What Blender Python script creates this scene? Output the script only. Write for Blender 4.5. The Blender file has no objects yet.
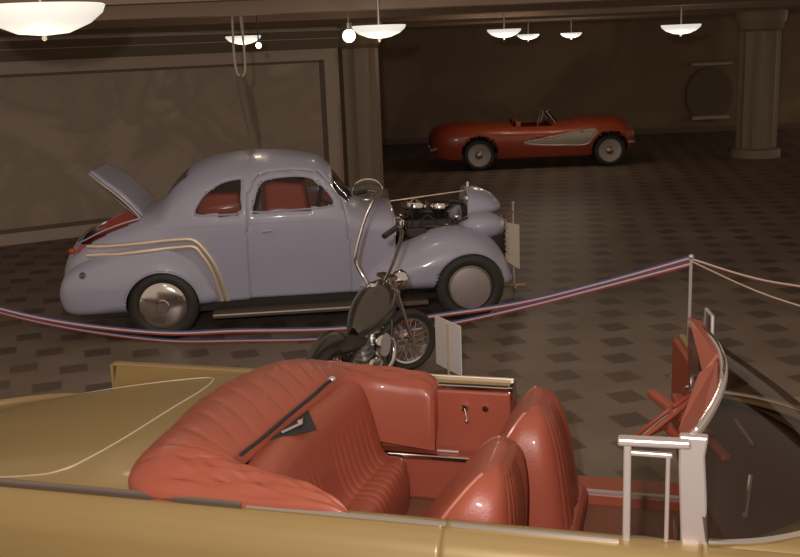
import bpy, bmesh, math, random
from mathutils import Vector, Matrix
random.seed(4)
S=bpy.context.scene; C=S.collection
PI=math.pi
# ------------------------------------------------------------------ camera, world, light
F=1000.0; H0=42.0; ROLL=2.3; CZ=2.7
pitch=math.atan((278.5-H0)/F); rl=math.radians(ROLL)
fw=Vector((0,math.cos(pitch),-math.sin(pitch))); rt0=Vector((1,0,0)); up0=rt0.cross(fw)
rt=rt0*math.cos(rl)-up0*math.sin(rl); up=up0*math.cos(rl)+rt0*math.sin(rl)
cd=bpy.data.cameras.new('camera'); cam=bpy.data.objects.new('camera',cd); C.objects.link(cam)
cd.sensor_width=36; cd.lens=36*F/800; cd.clip_start=.05; cd.clip_end=200
M3=Matrix((rt,up,-fw)).transposed().to_4x4(); M3.translation=Vector((0,0,CZ)); cam.matrix_world=M3
S.camera=cam
W=bpy.data.worlds.new('world'); S.world=W; W.use_nodes=True
bg=W.node_tree.nodes['Background']; bg.inputs[0].default_value=(1,.78,.60,1); bg.inputs[1].default_value=.46
S.view_settings.view_transform='Standard'; S.view_settings.look='None'; S.view_settings.gamma=1
S.view_settings.exposure=0; S.view_settings.use_curve_mapping=False
def lamp(name,kind,loc,e,col,size=.1,rot=None,**k):
    l=bpy.data.lights.new(name,kind); l.energy=e; l.color=col
    if kind=='AREA': l.size=size
    else: l.shadow_soft_size=size
    o=bpy.data.objects.new(name,l); C.objects.link(o); o.location=loc
    if rot: o.rotation_euler=rot
    return o
lamp('camera_flash','POINT',(-.22,-.05,3.0),640,(1,.9,.86),.05)

# ------------------------------------------------------------------ materials
def mat(name,col,rough=.5,metal=0,coat=0,noise=0,nscale=8,bump=0,bscale=60,spec=.5,emit=None,es=1):
    m=bpy.data.materials.new(name); m.use_nodes=True; nt=m.node_tree; b=nt.nodes['Principled BSDF']
    b.inputs['Base Color'].default_value=(*col,1); b.inputs['Roughness'].default_value=rough
    b.inputs['Metallic'].default_value=metal; b.inputs['Coat Weight'].default_value=coat
    b.inputs['Coat Roughness'].default_value=.08; b.inputs['Specular IOR Level'].default_value=spec
    tc=nt.nodes.new('ShaderNodeTexCoord')
    if noise:
        n=nt.nodes.new('ShaderNodeTexNoise'); n.inputs['Scale'].default_value=nscale; n.inputs['Detail'].default_value=5
        nt.links.new(tc.outputs['Object'],n.inputs['Vector'])
        r=nt.nodes.new('ShaderNodeMapRange'); r.inputs[3].default_value=1-noise; r.inputs[4].default_value=1+noise
        nt.links.new(n.outputs[0],r.inputs[0])
        x=nt.nodes.new('ShaderNodeVectorMath'); x.operation='SCALE'; x.inputs[0].default_value=col
        nt.links.new(r.outputs[0],x.inputs['Scale']); nt.links.new(x.outputs[0],b.inputs['Base Color'])
    if bump:
        n=nt.nodes.new('ShaderNodeTexNoise'); n.inputs['Scale'].default_value=bscale; n.inputs['Detail'].default_value=4
        nt.links.new(tc.outputs['Object'],n.inputs['Vector'])
        u=nt.nodes.new('ShaderNodeBump'); u.inputs['Strength'].default_value=bump; u.inputs['Distance'].default_value=.01
        nt.links.new(n.outputs[0],u.inputs['Height']); nt.links.new(u.outputs[0],b.inputs['Normal'])
    if emit: b.inputs['Emission Color'].default_value=(*emit,1); b.inputs['Emission Strength'].default_value=es
    return m
def glassmat(name,tint,gloss=.12,refl=(1,1,1)):
    m=bpy.data.materials.new(name); m.use_nodes=True; nt=m.node_tree; nt.nodes.clear()
    o=nt.nodes.new('ShaderNodeOutputMaterial'); mx=nt.nodes.new('ShaderNodeMixShader')
    t=nt.nodes.new('ShaderNodeBsdfTransparent'); t.inputs[0].default_value=(*tint,1)
    g=nt.nodes.new('ShaderNodeBsdfGlossy'); g.inputs['Roughness'].default_value=.06; g.inputs[0].default_value=(*refl,1)
    lw=nt.nodes.new('ShaderNodeLayerWeight'); lw.inputs[0].default_value=.35
    mr=nt.nodes.new('ShaderNodeMapRange'); mr.inputs[3].default_value=gloss*.4; mr.inputs[4].default_value=min(1,gloss*4)
    nt.links.new(lw.outputs['Fresnel'],mr.inputs[0]); nt.links.new(mr.outputs[0],mx.inputs[0])
    nt.links.new(t.outputs[0],mx.inputs[1]); nt.links.new(g.outputs[0],mx.inputs[2]); nt.links.new(mx.outputs[0],o.inputs[0])
    return m
M={}
M['blue']=mat('blue_paint',(.385,.39,.50),.38,0,.4,.03,3)
M['gold']=mat('gold_paint',(.325,.225,.088),.40,.15,.25,.05,4)
M['golddeck']=M['gold']
M['red']=mat('red_vinyl',(.355,.085,.047),.42,0,.08,.06,5,.12,90)
M['redd']=mat('dark_red_trim',(.30,.06,.028),.5,0,0,.08,6,.1,80)
M['redcarpet']=mat('red_brown_carpet',(.22,.085,.045),.95,0,0,.15,30,.5,150)
M['bred']=mat('red_upholstery',(.42,.06,.03),.45,0,.1,.06,6)
M['chrome']=mat('chrome',(.72,.68,.66),.14,1)
M['satin']=mat('satin_metal',(.72,.67,.66),.42,.8)
M['steel']=mat('dull_steel',(.35,.31,.28),.4,1)
M['dark']=mat('dark_metal',(.05,.042,.035),.45,.4)
M['black']=mat('black_rubber',(.028,.024,.02),.6,0,0,.15,20)
M['seam']=mat('painted_gap_shade',(.03,.028,.028),.8)  # dark colour stands in for the shade inside seams, slot and slit
M['brass']=mat('brass_trim',(.85,.74,.60),.38,.7)
M['sill']=mat('brown_running_board_rubber',(.10,.08,.06),.6)
M['white']=mat('white_card',(.80,.77,.76),.7,0,0,.04,8)
M['cream']=mat('cream_card',(.72,.64,.48),.7,0,0,.05,8)
M['postw']=mat('pale_painted_post',(.55,.5,.47),.4)
M['wood']=mat('pale_wood',(.5,.36,.18),.6,0,0,.1,20)
M['vred']=mat('red_sports_paint',(.33,.055,.022),.38,0,.25,.05,4)
M['vwhite']=mat('pale_cove_paint',(.36,.30,.25),.35,0,.4)
M['wheelw']=mat('white_wheel',(.38,.33,.29),.5)
M['disc']=mat('brushed_wheel_disc',(.36,.31,.30),.5,.5,0,.08,14)
M['tankp']=mat('dark_olive_tank_paint',(.065,.055,.042),.25,.3,.6,.1,9)
M['bowl']=mat('lamp_bowl_glass',(.8,.8,.74),.5,0,0,0,emit=(1,.98,.88),es=.62)
M['bulb']=mat('spot_bulb',(1,1,1),.5,emit=(1,.88,.66),es=7)
M['dashm']=mat('brown_dash_vinyl',(.11,.055,.035),.6)
M['piping']=mat('piping_highlight_pink',(.55,.21,.15),.3,0,.3)  # pale pink paints the highlights along the seat piping
M['tail']=mat('tail_lamp_red',(.5,.05,.02),.3)
M['glass']=glassmat('car_glass',(.72,.69,.64),.06)
M['glassw']=glassmat('windshield_glass',(.50,.46,.42),.07)
M['ribw']=mat('ribbon_white',(.68,.6,.58),.5); M['ribr']=mat('ribbon_red',(.42,.06,.05),.5); M['ribb']=mat('ribbon_blue',(.1,.11,.28),.5)
M['drib']=mat('dim_red_cord',(.35,.1,.08),.6)
M['tasselm']=mat('dark_cord',(.15,.11,.08),.9)
M['clear']=mat('pale_cord',(.42,.36,.28),.4)

def floor_mat():
    m=bpy.data.materials.new('terrazzo_tile_floor'); m.use_nodes=True; nt=m.node_tree; N=nt.nodes; L=nt.links
    b=N['Principled BSDF']; g=N.new('ShaderNodeNewGeometry')
    def vm(op,a,bv=None,sc=None):
        n=N.new('ShaderNodeVectorMath'); n.operation=op; L.new(a,n.inputs[0])
        if bv is not None: n.inputs[1].default_value=bv
        if sc is not None: n.inputs['Scale'].default_value=sc
        return n.outputs[0]
    def rot(a,ang):
        n=N.new('ShaderNodeVectorRotate'); n.rotation_type='Z_AXIS'; n.inputs['Angle'].default_value=ang; L.new(a,n.inputs[0]); return n.outputs[0]
    def ma(op,a,b2=None,c=None):
        n=N.new('ShaderNodeMath'); n.operation=op
        for i,v in enumerate((a,b2,c)):
            if v is None: continue
            if hasattr(v,'links'): L.new(v,n.inputs[i])
            else: n.inputs[i].default_value=v
        return n.outputs[0]
    p=vm('SUBTRACT',g.outputs['Position'],(1.22,7.28,0))
    p=rot(p,math.radians(9.5)); p=vm('SCALE',p,sc=1/.475); p=vm('ADD',p,(.5,.5,0)); cell=vm('FLOOR',p)
    q=vm('FRACTION',p); q=vm('SUBTRACT',q,(.5,.5,0)); q=rot(q,math.radians(-27)); q=vm('ABSOLUTE',q)
    s=N.new('ShaderNodeSeparateXYZ'); L.new(q,s.inputs[0])
    d=ma('MAXIMUM',s.outputs[0],s.outputs[1])
    mr=N.new('ShaderNodeMapRange'); mr.inputs[1].default_value=.235; mr.inputs[2].default_value=.265; L.new(d,mr.inputs[0])
    n1=N.new('ShaderNodeTexNoise'); n1.inputs['Scale'].default_value=1.4; n1.inputs['Detail'].default_value=6; L.new(g.outputs['Position'],n1.inputs['Vector'])
    wn=N.new('ShaderNodeTexWhiteNoise'); L.new(cell,wn.inputs['Vector'])
    ra=N.new('ShaderNodeValToRGB'); L.new(n1.outputs[0],ra.inputs[0])
    ra.color_ramp.elements[0].position=.3; ra.color_ramp.elements[1].position=.75
    ra.color_ramp.elements[0].color=(.172,.133,.103,1); ra.color_ramp.elements[1].color=(.24,.187,.146,1)
    dk=N.new('ShaderNodeMix'); dk.data_type='RGBA'; dk.inputs[6].default_value=(.105,.076,.058,1); dk.inputs[7].default_value=(.14,.102,.078,1); L.new(wn.outputs[0],dk.inputs[0])
    mx=N.new('ShaderNodeMix'); mx.data_type='RGBA'; L.new(mr.outputs[0],mx.inputs[0]); L.new(dk.outputs[2],mx.inputs[6]); L.new(ra.outputs[0],mx.inputs[7])
    L.new(mx.outputs[2],b.inputs['Base Color']); b.inputs['Roughness'].default_value=.5; b.inputs['Specular IOR Level'].default_value=.3
    return m
def marble(name,c0,c1,sc=.7):
    m=bpy.data.materials.new(name); m.use_nodes=True; nt=m.node_tree; N=nt.nodes; L=nt.links; b=N['Principled BSDF']
    g=N.new('ShaderNodeNewGeometry'); n=N.new('ShaderNodeTexNoise'); n.inputs['Scale'].default_value=sc; n.inputs['Detail'].default_value=7; n.inputs['Distortion'].default_value=1.2
    L.new(g.outputs['Position'],n.inputs['Vector'])
    r=N.new('ShaderNodeValToRGB'); L.new(n.outputs[0],r.inputs[0])
    e=r.color_ramp.elements; e[0].position=.35; e[0].color=(*c0,1); e[1].position=.6; e[1].color=(*c1,1)
    x=e.new(.49); x.color=(*[a*.86 for a in c0],1)
    L.new(r.outputs[0],b.inputs['Base Color']); b.inputs['Roughness'].default_value=.55; b.inputs['Specular IOR Level'].default_value=.2
    return m
M['floor']=floor_mat()
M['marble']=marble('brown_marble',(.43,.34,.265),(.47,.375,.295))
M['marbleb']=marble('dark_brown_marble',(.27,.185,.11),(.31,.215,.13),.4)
M['band']=mat('stone_moulding',(.46,.365,.285),.6,0,0,.06,3)
M['bandd']=mat('dark_stone_groove',(.16,.11,.08),.7)
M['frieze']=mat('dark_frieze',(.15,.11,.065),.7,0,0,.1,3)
M['ceil']=mat('brown_plaster_ceiling',(.24,.17,.12),.8,0,0,.08,2)
M['pil']=mat('fluted_stone',(.26,.195,.13),.5,0,0,.08,4)

# ------------------------------------------------------------------ mesh helpers
def cr(pts,n=6,closed=False):
    P=[Vector(p) for p in pts]; out=[]; N=len(P)
    rng=range(N if closed else N-1)
    for i in rng:
        if closed: a,b,c,d=P[(i-1)%N],P[i],P[(i+1)%N],P[(i+2)%N]
        else: a,b,c,d=P[max(i-1,0)],P[i],P[i+1],P[min(i+2,N-1)]
        for k in range(n):
            t=k/n; out.append(.5*((2*b)+(c-a)*t+(2*a-5*b+4*c-d)*t*t+(3*b-a-3*c+d)*t**3))
    if not closed: out.append(P[-1])
    return out
def lerp_table(tab):
    xs=[r[0] for r in tab]
    def fn(x):
        if x<=xs[0]: return tab[0][1:]
        if x>=xs[-1]: return tab[-1][1:]
        for i in range(len(xs)-1):
            if x<=xs[i+1]:
                t=(x-xs[i])/(xs[i+1]-xs[i]); res=[]
                for j in range(1,len(tab[0])):
                    p0=tab[max(i-1,0)][j]; p1=tab[i][j]; p2=tab[i+1][j]; p3=tab[min(i+2,len(tab)-1)][j]
                    x0=xs[max(i-1,0)]; x3=xs[min(i+2,len(xs)-1)]; h=xs[i+1]-xs[i]
                    m1=(p2-p0)/(xs[i+1]-x0)*h; m2=(p3-p1)/(x3-xs[i])*h
                    d=p2-p1
                    if d==0: m1=m2=0
                    else:
                        m1=max(0,min(m1/d,3))*d; m2=max(0,min(m2/d,3))*d
                    t2=t*t; t3=t2*t
                    res.append(p1*(2*t3-3*t2+1)+m1*(t3-2*t2+t)+p2*(-2*t3+3*t2)+m2*(t3-t2))
                return res
    return fn
class MB:
    def __init__(s): s.v=[]; s.f=[]; s.m=[]
    def add(s,vs,fs,mi=0):
        o=len(s.v); s.v+= [tuple(v) for v in vs]; s.f+=[tuple(i+o for i in f) for f in fs]; s.m+=[mi]*len(fs); return s
    def box(s,c,d,rot=None,mi=0):
        R=rot or Matrix.Identity(3); c=Vector(c); vs=[]
        for x in(-.5,.5):
            for y in(-.5,.5):
                for z in(-.5,.5): vs.append(c+R@Vector((x*d[0],y*d[1],z*d[2])))
        return s.add(vs,[(0,1,3,2),(4,6,7,5),(0,4,5,1),(2,3,7,6),(0,2,6,4),(1,5,7,3)],mi)
    def bx(s,a,b,mi=0):
        return s.box([(a[i]+b[i])/2 for i in range(3)],[abs(b[i]-a[i]) for i in range(3)],None,mi)
    def tube(s,path,r,n=8,closed=False,mi=0,flat=1,cap=True):
        P=[Vector(p) for p in path]; N=len(P); vs=[]; fs=[]; ref=None
        for i,p in enumerate(P):
            a=P[(i-1)%N] if (closed or i>0) else P[i]; b=P[(i+1)%N] if (closed or i<N-1) else P[i]
            t=(b-a).normalized()
            if ref is None: ref=Vector((0,0,1)) if abs(t.z)<.9 else Vector((1,0,0))
            x=(ref-t*ref.dot(t)); x.normalize(); y=t.cross(x); ref=x
            rr=r[i] if isinstance(r,(list,tuple)) else r
            for k in range(n):
                a2=2*PI*k/n; vs.append(p+x*(rr*math.cos(a2))+y*(rr*flat*math.sin(a2)))
        for i in range(N if closed else N-1):
            for k in range(n):
                j=(i+1)%N; fs.append((i*n+k,i*n+(k+1)%n,j*n+(k+1)%n,j*n+k))
        if not closed and cap: fs.append(tuple(range(n-1,-1,-1))); fs.append(tuple((N-1)*n+k for k in range(n)))
        return s.add(vs,fs,mi)
    def lathe(s,prof,axis=(0,0,1),c=(0,0,0),n=28,mi=0):  # prof (r,h)
        a=Vector(axis).normalized(); q=Vector((1,0,0)) if abs(a.x)<.9 else Vector((0,1,0)); x=(q-a*q.dot(a)).normalized(); y=a.cross(x); c=Vector(c)
        vs=[];fs=[]
        for r,h in prof:
            for k in range(n):
                t=2*PI*k/n; vs.append(c+a*h+x*(r*math.cos(t))+y*(r*math.sin(t)))
        for i in range(len(prof)-1):
            for k in range(n): fs.append((i*n+k,i*n+(k+1)%n,(i+1)*n+(k+1)%n,(i+1)*n+k))
        return s.add(vs,fs,mi)
    def grid(s,fn,nu,nv,mi=0,closeu=False):
        vs=[fn(i/(nu if closeu else nu-1) if True else 0,j/(nv-1)) for i in range(nu) for j in range(nv)]
        fs=[]
        for i in range(nu if closeu else nu-1):
            for j in range(nv-1):
                k=(i+1)%nu; fs.append((i*nv+j,k*nv+j,k*nv+j+1,i*nv+j+1))
        return s.add(vs,fs,mi)
    def prism(s,poly,axis,h0,h1,mi=0): # poly 2D; axis 'y': (x,z); 'z': (x,y); 'x': (y,z)
        def P(p,h): return {'y':(p[0],h,p[1]),'z':(p[0],p[1],h),'x':(h,p[0],p[1])}[axis]
        n=len(poly); vs=[P(p,h0) for p in poly]+[P(p,h1) for p in poly]
        fs=[tuple(range(n))[::-1],tuple(range(n,2*n))]+[(i,(i+1)%n,n+(i+1)%n,n+i) for i in range(n)]
        return s.add(vs,fs,mi)
    def ell(s,c,r,n=20,m=12,rot=None,mi=0):
        R=rot or Matrix.Identity(3); c=Vector(c)
        return s.grid(lambda u,v:c+R@Vector((r[0]*math.sin(PI*v)*math.cos(2*PI*u),r[1]*math.sin(PI*v)*math.sin(2*PI*u),r[2]*math.cos(PI*v))),n,m,mi,True)
    def build(s,name,mt,parent=None,smooth=True,bevel=0,solid=0,seg=2,sub=0):
        me=bpy.data.meshes.new(name); me.from_pydata(s.v,[],s.f)
        mts=mt if isinstance(mt,(list,tuple)) else [mt]
        for x in mts: me.materials.append(M[x] if isinstance(x,str) else x)
        if len(mts)>1:
            for p,i in zip(me.polygons,s.m): p.material_index=i
        b=bmesh.new(); b.from_mesh(me); bmesh.ops.remove_doubles(b,verts=b.verts,dist=2e-5); bmesh.ops.dissolve_degenerate(b,edges=b.edges,dist=1e-6)
        bmesh.ops.recalc_face_normals(b,faces=b.faces)
        if smooth:
            for f in b.faces: f.smooth=True
            for e in b.edges:
                if len(e.link_faces)==2 and e.calc_face_angle(0)>math.radians(38): e.smooth=False
        b.to_mesh(me); b.free()
        o=bpy.data.objects.new(name,me); C.objects.link(o)
        if parent: o.parent=parent
        if solid: q=o.modifiers.new('solid','SOLIDIFY'); q.thickness=solid; q.offset=0
        if bevel: q=o.modifiers.new('bevel','BEVEL'); q.width=bevel; q.segments=seg; q.limit_method='ANGLE'; q.angle_limit=math.radians(35)
        if sub: q=o.modifiers.new('sub','SUBSURF'); q.levels=sub; q.render_levels=sub
        return o
def thing(name,label,cat,loc=(0,0,0),rz=0,group=None):
    o=bpy.data.objects.new(name,None); C.objects.link(o); o.location=loc; o.rotation_euler=(0,0,math.radians(rz)); o.empty_display_size=.1
    o['label']=label; o['category']=cat
    if group:o['group']=group
    return o
def tag(o,label,cat,group=None):
    o['label']=label; o['category']=cat
    if group:o['group']=group
    return o
def struct(o): o['kind']='structure'; return o
def RX(a): return Matrix.Rotation(a,3,'X')
def RY(a): return Matrix.Rotation(a,3,'Y')
def RZ(a): return Matrix.Rotation(a,3,'Z')
def copy_tree(o,parent=None):
    c=o.copy(); C.objects.link(c); c.parent=parent
    for ch in list(o.children): copy_tree(ch,c)
    return c
# 2D polygon tools
def inpoly(p,poly):
    x,y=p; r=False; n=len(poly)
    for i in range(n):
        x1,y1=poly[i]; x2,y2=poly[(i+1)%n]
        if (y1>y)!=(y2>y) and x<(x2-x1)*(y-y1)/(y2-y1)+x1: r=not r
    return r
def nearest(p,poly):
    best=(9e9,None); n=len(poly)
    for i in range(n):
        ax,ay=poly[i]; bx_,by=poly[(i+1)%n]; dx,dy=bx_-ax,by-ay; l=dx*dx+dy*dy
        t=0 if l==0 else max(0,min(1,((p[0]-ax)*dx+(p[1]-ay)*dy)/l)); q=(ax+dx*t,ay+dy*t); d=math.hypot(p[0]-q[0],p[1]-q[1])
        if d<best[0]: best=(d,q)
    return best
def smoothpoly(pts,n=6): return [(v.x,v.y) for v in cr([(p[0],p[1],0) for p in pts],n,True)]
def circ(c,r,n=48): return [(c[0]+r*math.cos(2*PI*k/n),c[1]+r*math.sin(2*PI*k/n)) for k in range(n)]
def shell(xs,prof,nlow,nup,polys,preds,tol):
    """body skin from cross sections; polys = [(name, [(x,z)...], sides)], preds = [(name, fn(x,y,z))]. returns dict of MB and side function"""
    tab=lerp_table(prof)   # x -> z0, zbelt, zt, wl, wb, n
    def Y(x,z):
        z0,zb,zt,wl,wb,n=tab(x)
        if z<=zb:
            t=max(0,(z-z0)/max(1e-6,zb-z0)); return wl+(wb-wl)*math.sin(t*PI/2)
        q=min(1,(z-zb)/max(1e-6,zt-zb)); return wb*max(0,1-q**n)**(1/n)
    out={}
    for sgn in (-1,1):
        V=[]
        for x in xs:
            z0,zb,zt,wl,wb,n=tab(x); row=[]
            for j in range(nlow): z=z0+(zb-z0)*j/nlow; row.append([x,z,None])
            for j in range(nup+1):
                a=PI/2*j/nup; z=zb+(zt-zb)*math.sin(a)**(2/n) if j else zb; row.append([x,z,wb*max(0,math.cos(a))**(2/n) if j<nup else 0])
            V.append(row)
        nz=nlow+nup+1; pts=[]
        for row in V:
            for k,(x,z,y) in enumerate(row):
                if k<nz-3:
                    bd,bq=tol,None
                    for nm,poly,sides in polys:
                        if sgn in sides:
                            d,q=nearest((x,z),poly)
                            if d<bd: bd,bq=d,q
                    if bq: x,z=bq; y=Y(x,z)
                    elif y is None: y=Y(x,z)
                elif y is None: y=Y(x,z)
                pts.append((x,sgn*y,z))
        for i in range(len(xs)-1):
            for j in range(nz-1):
                idx=[i*nz+j,(i+1)*nz+j,(i+1)*nz+j+1,i*nz+j+1]
                ps=[pts[k] for k in idx]; c=[sum(p[a] for p in ps)/4 for a in range(3)]
                nm='body'
                for n2,poly,sides in polys:
                    if sgn in sides and inpoly((c[0],c[2]),poly): nm=n2+('' if True else ''); break
                else:
                    for n2,fn in preds:
                        if fn(c[0],abs(c[1]),c[2]): nm=n2; break
                key=(nm,sgn) if nm!='body' else ('body',0)
                out.setdefault(key,MB()).add(ps,[(0,1,2,3)])
    return out,Y
def fender(outline,center,ybase,bulge,sgn,arch,p=2.6,q=.5,ns=180,nr=40,tol=.010):
    """bulging fender skin: height field over an (x,z) outline"""
    cx,cz=center; ol=outline
    def rad(a):
        dx,dz=math.cos(a),math.sin(a); best=0
        for i in range(len(ol)):
            x1,z1=ol[i]; x2,z2=ol[(i+1)%len(ol)]; ex,ez=x2-x1,z2-z1; det=dx*(-ez)+dz*ex
            if abs(det)<1e-9: continue
            t=((x1-cx)*(-ez)+(z1-cz)*ex)/det; u=(dx*(z1-cz)-dz*(x1-cx))/det
            if t>0 and -1e-6<=u<=1+1e-6: best=max(best,t)
        return best
    def Y(x,z):
        r=math.hypot(x-cx,z-cz); R=rad(math.atan2(z-cz,x-cx)); k=min(1,r/max(R,1e-6))
        low=1-.10*max(0,(cz+.1-z)/.4)
        return (ybase+bulge*max(0,1-k**p)**q*low)
    mb=MB(); rows=[]
    for k in range(ns):
        a=2*PI*k/ns; R=rad(a); row=[]
        for j in range(nr+1):
            t=1-(1-j/nr)**1.6; x,z=cx+R*t*math.cos(a),cz+R*t*math.sin(a)
            if arch and 0<j<nr:
                d,qq=nearest((x,z),arch)
                if d<tol: x,z=qq
            row.append((x,sgn*(Y(x,z) if j<nr else ybase),z))
        rows.append(row)
    for k in range(ns):
        for j in range(nr):
            ps=[rows[k][j],rows[(k+1)%ns][j],rows[(k+1)%ns][j+1],rows[k][j+1]]
            c=[sum(pp[a] for pp in ps)/4 for a in range(3)]
            if arch and inpoly((c[0],c[2]),arch): continue
            mb.add(ps,[(0,1,2,3)])
    return mb,Y
def arch_lip(arch,Y,sgn,yin,zmin,outline=None):
    mb=MB(); n=len(arch)
    for i in range(n):
        a,b=arch[i],arch[(i+1)%n]
        if min(a[1],b[1])<zmin: continue
        if outline and not (inpoly(a,outline) and inpoly(b,outline)): continue
        mb.add([(a[0],sgn*Y(*a),a[1]),(b[0],sgn*Y(*b),b[1]),(b[0],sgn*yin,b[1]),(a[0],sgn*yin,a[1])],[(0,1,2,3)])
    return mb
def wheel(parent,c,R,w,sgn,Rhub,style='dome',ww=False):
    cx,cy,cz=c; ax=(0,sgn,0)
    t=MB().lathe([(R*.6,-w/2),(R*.86,-w/2),(R*.96,-w*.4),(R,-w*.2),(R,w*.2),(R*.965,w*.38),(R*.86,w*.5),(R*.72,w*.5),(R*.66,w*.42),(R*.6,w*.3),(R*.6,-w/2)],ax,c,40)
    o=t.build('wheel','black',parent)
    if style=='dome':
        MB().lathe([(0,w*.62),(Rhub*.25,w*.61),(Rhub*.28,w*.57),(Rhub*.75,w*.53),(Rhub*.92,w*.46),(Rhub,w*.38),(Rhub*.97,w*.3)],ax,c,40).build('hubcap','chrome',o)
    elif style=='disc':
        MB().lathe([(0,w*.5),(Rhub*.85,w*.47),(Rhub*.93,w*.44)],ax,c,40).build('hubcap','disc',o)
        MB().lathe([(Rhub*.92,w*.44),(Rhub*.96,w*.5),(Rhub*1.02,w*.44),(Rhub*1.04,w*.3)],ax,c,40).build('trim_ring','steel',o)
    else:
        MB().lathe([(Rhub*.35,w*.3),(Rhub*.7,w*.36),(Rhub*.95,w*.48),(Rhub,w*.5),(Rhub*1.02,w*.4)],ax,c,32).build('rim','wheelw',o)
        MB().lathe([(0,w*.5),(Rhub*.2,w*.48),(Rhub*.34,w*.38),(Rhub*.36,w*.28)],ax,c,24).build('hubcap','steel',o)
    MB().lathe([(0,0),(R*.66,0)],ax,c,30).build('wheel_back','dark',o)
    return o

# ------------------------------------------------------------------ room shell
fl=MB().bx((-14,-3,-.05),(18,30,0)); struct(fl.build('floor','floor',smooth=False))
ce=MB().bx((-9,9.2,3.12),(13,27.6,3.2)); 
ceo=struct(ce.build('ceiling','ceil',smooth=False))
bm_=MB()
for k in range(6):
    y=9.5+k*3.0; bm_.bx((-9,y,3.0),(13,y+.35,3.12))
struct(bm_.build('trim_4','ceil',smooth=False))
WA=math.radians(28); wo=Vector((-5.57,14.69,0))
def wallobj(mb,name,mt,**k):
    o=mb.build(name,mt,smooth=False,**k); o.location=wo; o.rotation_euler=(0,0,WA); return struct(o)
wallobj(MB().bx((-9,.0,0),(5.3,.25,3.12)),'wall_left','marble')
wallobj(MB().bx((-9,-.03,0),(5.2,0,.17)),'baseboard_left','band')
wallobj(MB().bx((-9,-.012,.17),(5.2,0,.235)),'trim_1','bandd')
fr=MB(); 
for z0,z1 in((2.47,2.63),): fr.bx((-9,-.05,z0),(5.22,0,z1))
fr.bx((5.02,-.05,.235),(5.22,0,2.47)); fr.bx((-9,-.07,2.6),(5.25,0,2.64))
wallobj(fr,'trim_2','band',bevel=.008)
gr=MB(); gr.bx((-9,-.02,2.42),(4.98,0,2.47)); gr.bx((4.95,-.02,.235),(5.02,0,2.47)); wallobj(gr,'trim_3','bandd')
wallobj(MB().bx((-9,-.06,2.64),(5.3,0,2.93)).bx((-9,-.1,2.98),(5.3,0,3.12)),'trim_5','frieze')
wallobj(MB().bx((-9,-.12,2.93),(5.3,0,2.95)).bx((-9,-.1,2.80),(5.3,0,2.812)),'trim_6','band')
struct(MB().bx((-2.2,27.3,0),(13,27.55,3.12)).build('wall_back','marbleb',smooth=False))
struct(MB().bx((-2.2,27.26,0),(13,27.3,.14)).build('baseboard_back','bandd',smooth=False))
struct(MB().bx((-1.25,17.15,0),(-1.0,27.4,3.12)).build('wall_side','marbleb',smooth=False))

# fluted columns
def column(x,y,w,label,name='fluted_column'):
    t=thing(name,label,'column',(x,y,0),0)
    n=12; pts=[]
    for k in range(n):
        for j in range(6):
            a=2*PI*(k+j/6)/n; r=w/2*(1-.09*math.sin(PI*j/6)); pts.append((r*math.cos(a),r*math.sin(a)))
    MB().prism(pts,'z',.2,2.62).build('shaft','pil',t)
    MB().lathe([(w*.5,.2),(w*.58,.17),(w*.6,.1),(w*.6,.001)],n=32).build('base','pil',t)
    MB().lathe([(w*.48,2.62),(w*.56,2.68),(w*.54,2.76),(w*.6,2.84),(w*.62,3.12)],n=32).build('capital','pil',t)
    return t
column(-.62,17.6,.80,'broad fluted stone column just right of the marble wall panel')
column(7.75,21.5,.85,'dim fluted stone column in the far right corner, right of the dark niche')
# recess with pale moulding on the dark far wall (dim shape right of the red sports car)
t=thing('wall_niche','dim dark arched niche with pale ledges on the far wall, right of the sports car','niche',(8.5,27.2,-.15))
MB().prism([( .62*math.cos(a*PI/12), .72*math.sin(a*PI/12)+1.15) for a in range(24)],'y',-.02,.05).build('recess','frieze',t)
MB().bx((-.55,-.16,1.92),(.55,.05,2.0)).build('upper_ledge','band',t,False,.01)
MB().bx((-.5,-.2,.5),(.5,.05,.6)).build('lower_ledge','band',t,False,.01)

# ------------------------------------------------------------------ ceiling lamps
def bowl(x,y,z,r,label,E_=17):
    t=thing('ceiling_bowl_lamp',label,'ceiling lamp',(x,y,z),0,'bowl lamps hanging from the ceiling')
    MB().lathe([(0,-.0),(r*.4,.012),(r*.75,.045*r/.25),(r*.95,.085*r/.25),(r,.115*r/.25),(r*.97,.12*r/.25),(r*.7,.09*r/.25),(0,.06*r/.25)]).build('bowl','bowl',t)
    lamp('bowl_lamp_light','POINT',(x,y,z-.16),E_,(1,.80,.60),.10)
    MB().lathe([(0,-.03),(.012,-.025),(.016,-.01),(.01,.0)],n=12).build('finial','wheelw',t)
    MB().lathe([(.012,.03),(.012,3.09-z),(.05,3.1-z),(.06,3.12-z),(0,3.12-z)],n=12).build('stem','steel',t)
    return t
for a in ((-2.01,6.0,2.815,.36,'largest white bowl lamp, at the top left corner',4),
          (-1.57,11,2.735,.19,'white bowl lamp hanging over the marble wall beside the looped cord',8),
          (-.10,9.3,2.735,.245,'long white bowl lamp hanging beside the round spot bulb',6),
          (1.66,15,2.70,.25,'bigger of the two neighbouring bowl lamps over the dark hall'),
          (2.68,20,2.64,.22,'smaller bowl lamp just right of its bigger neighbour over the dark hall'),
          (3.52,20,2.64,.21,'small lone bowl lamp over the red sports car'),
          (3.96,14,2.65,.27,'rightmost white bowl lamp at the top right',9)): bowl(*a)
t=thing('spot_lamp','small round glowing bulb hanging in front of the fluted column','spot lamp',(-.48,12,2.79))
MB().ell((0,0,0),(.075,.075,.075)).build('bulb','bulb',t)
MB().lathe([(.03,.07),(.035,.15),(.01,.16),(.008,.33),(0,.33)],n=14).build('socket','steel',t)
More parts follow.
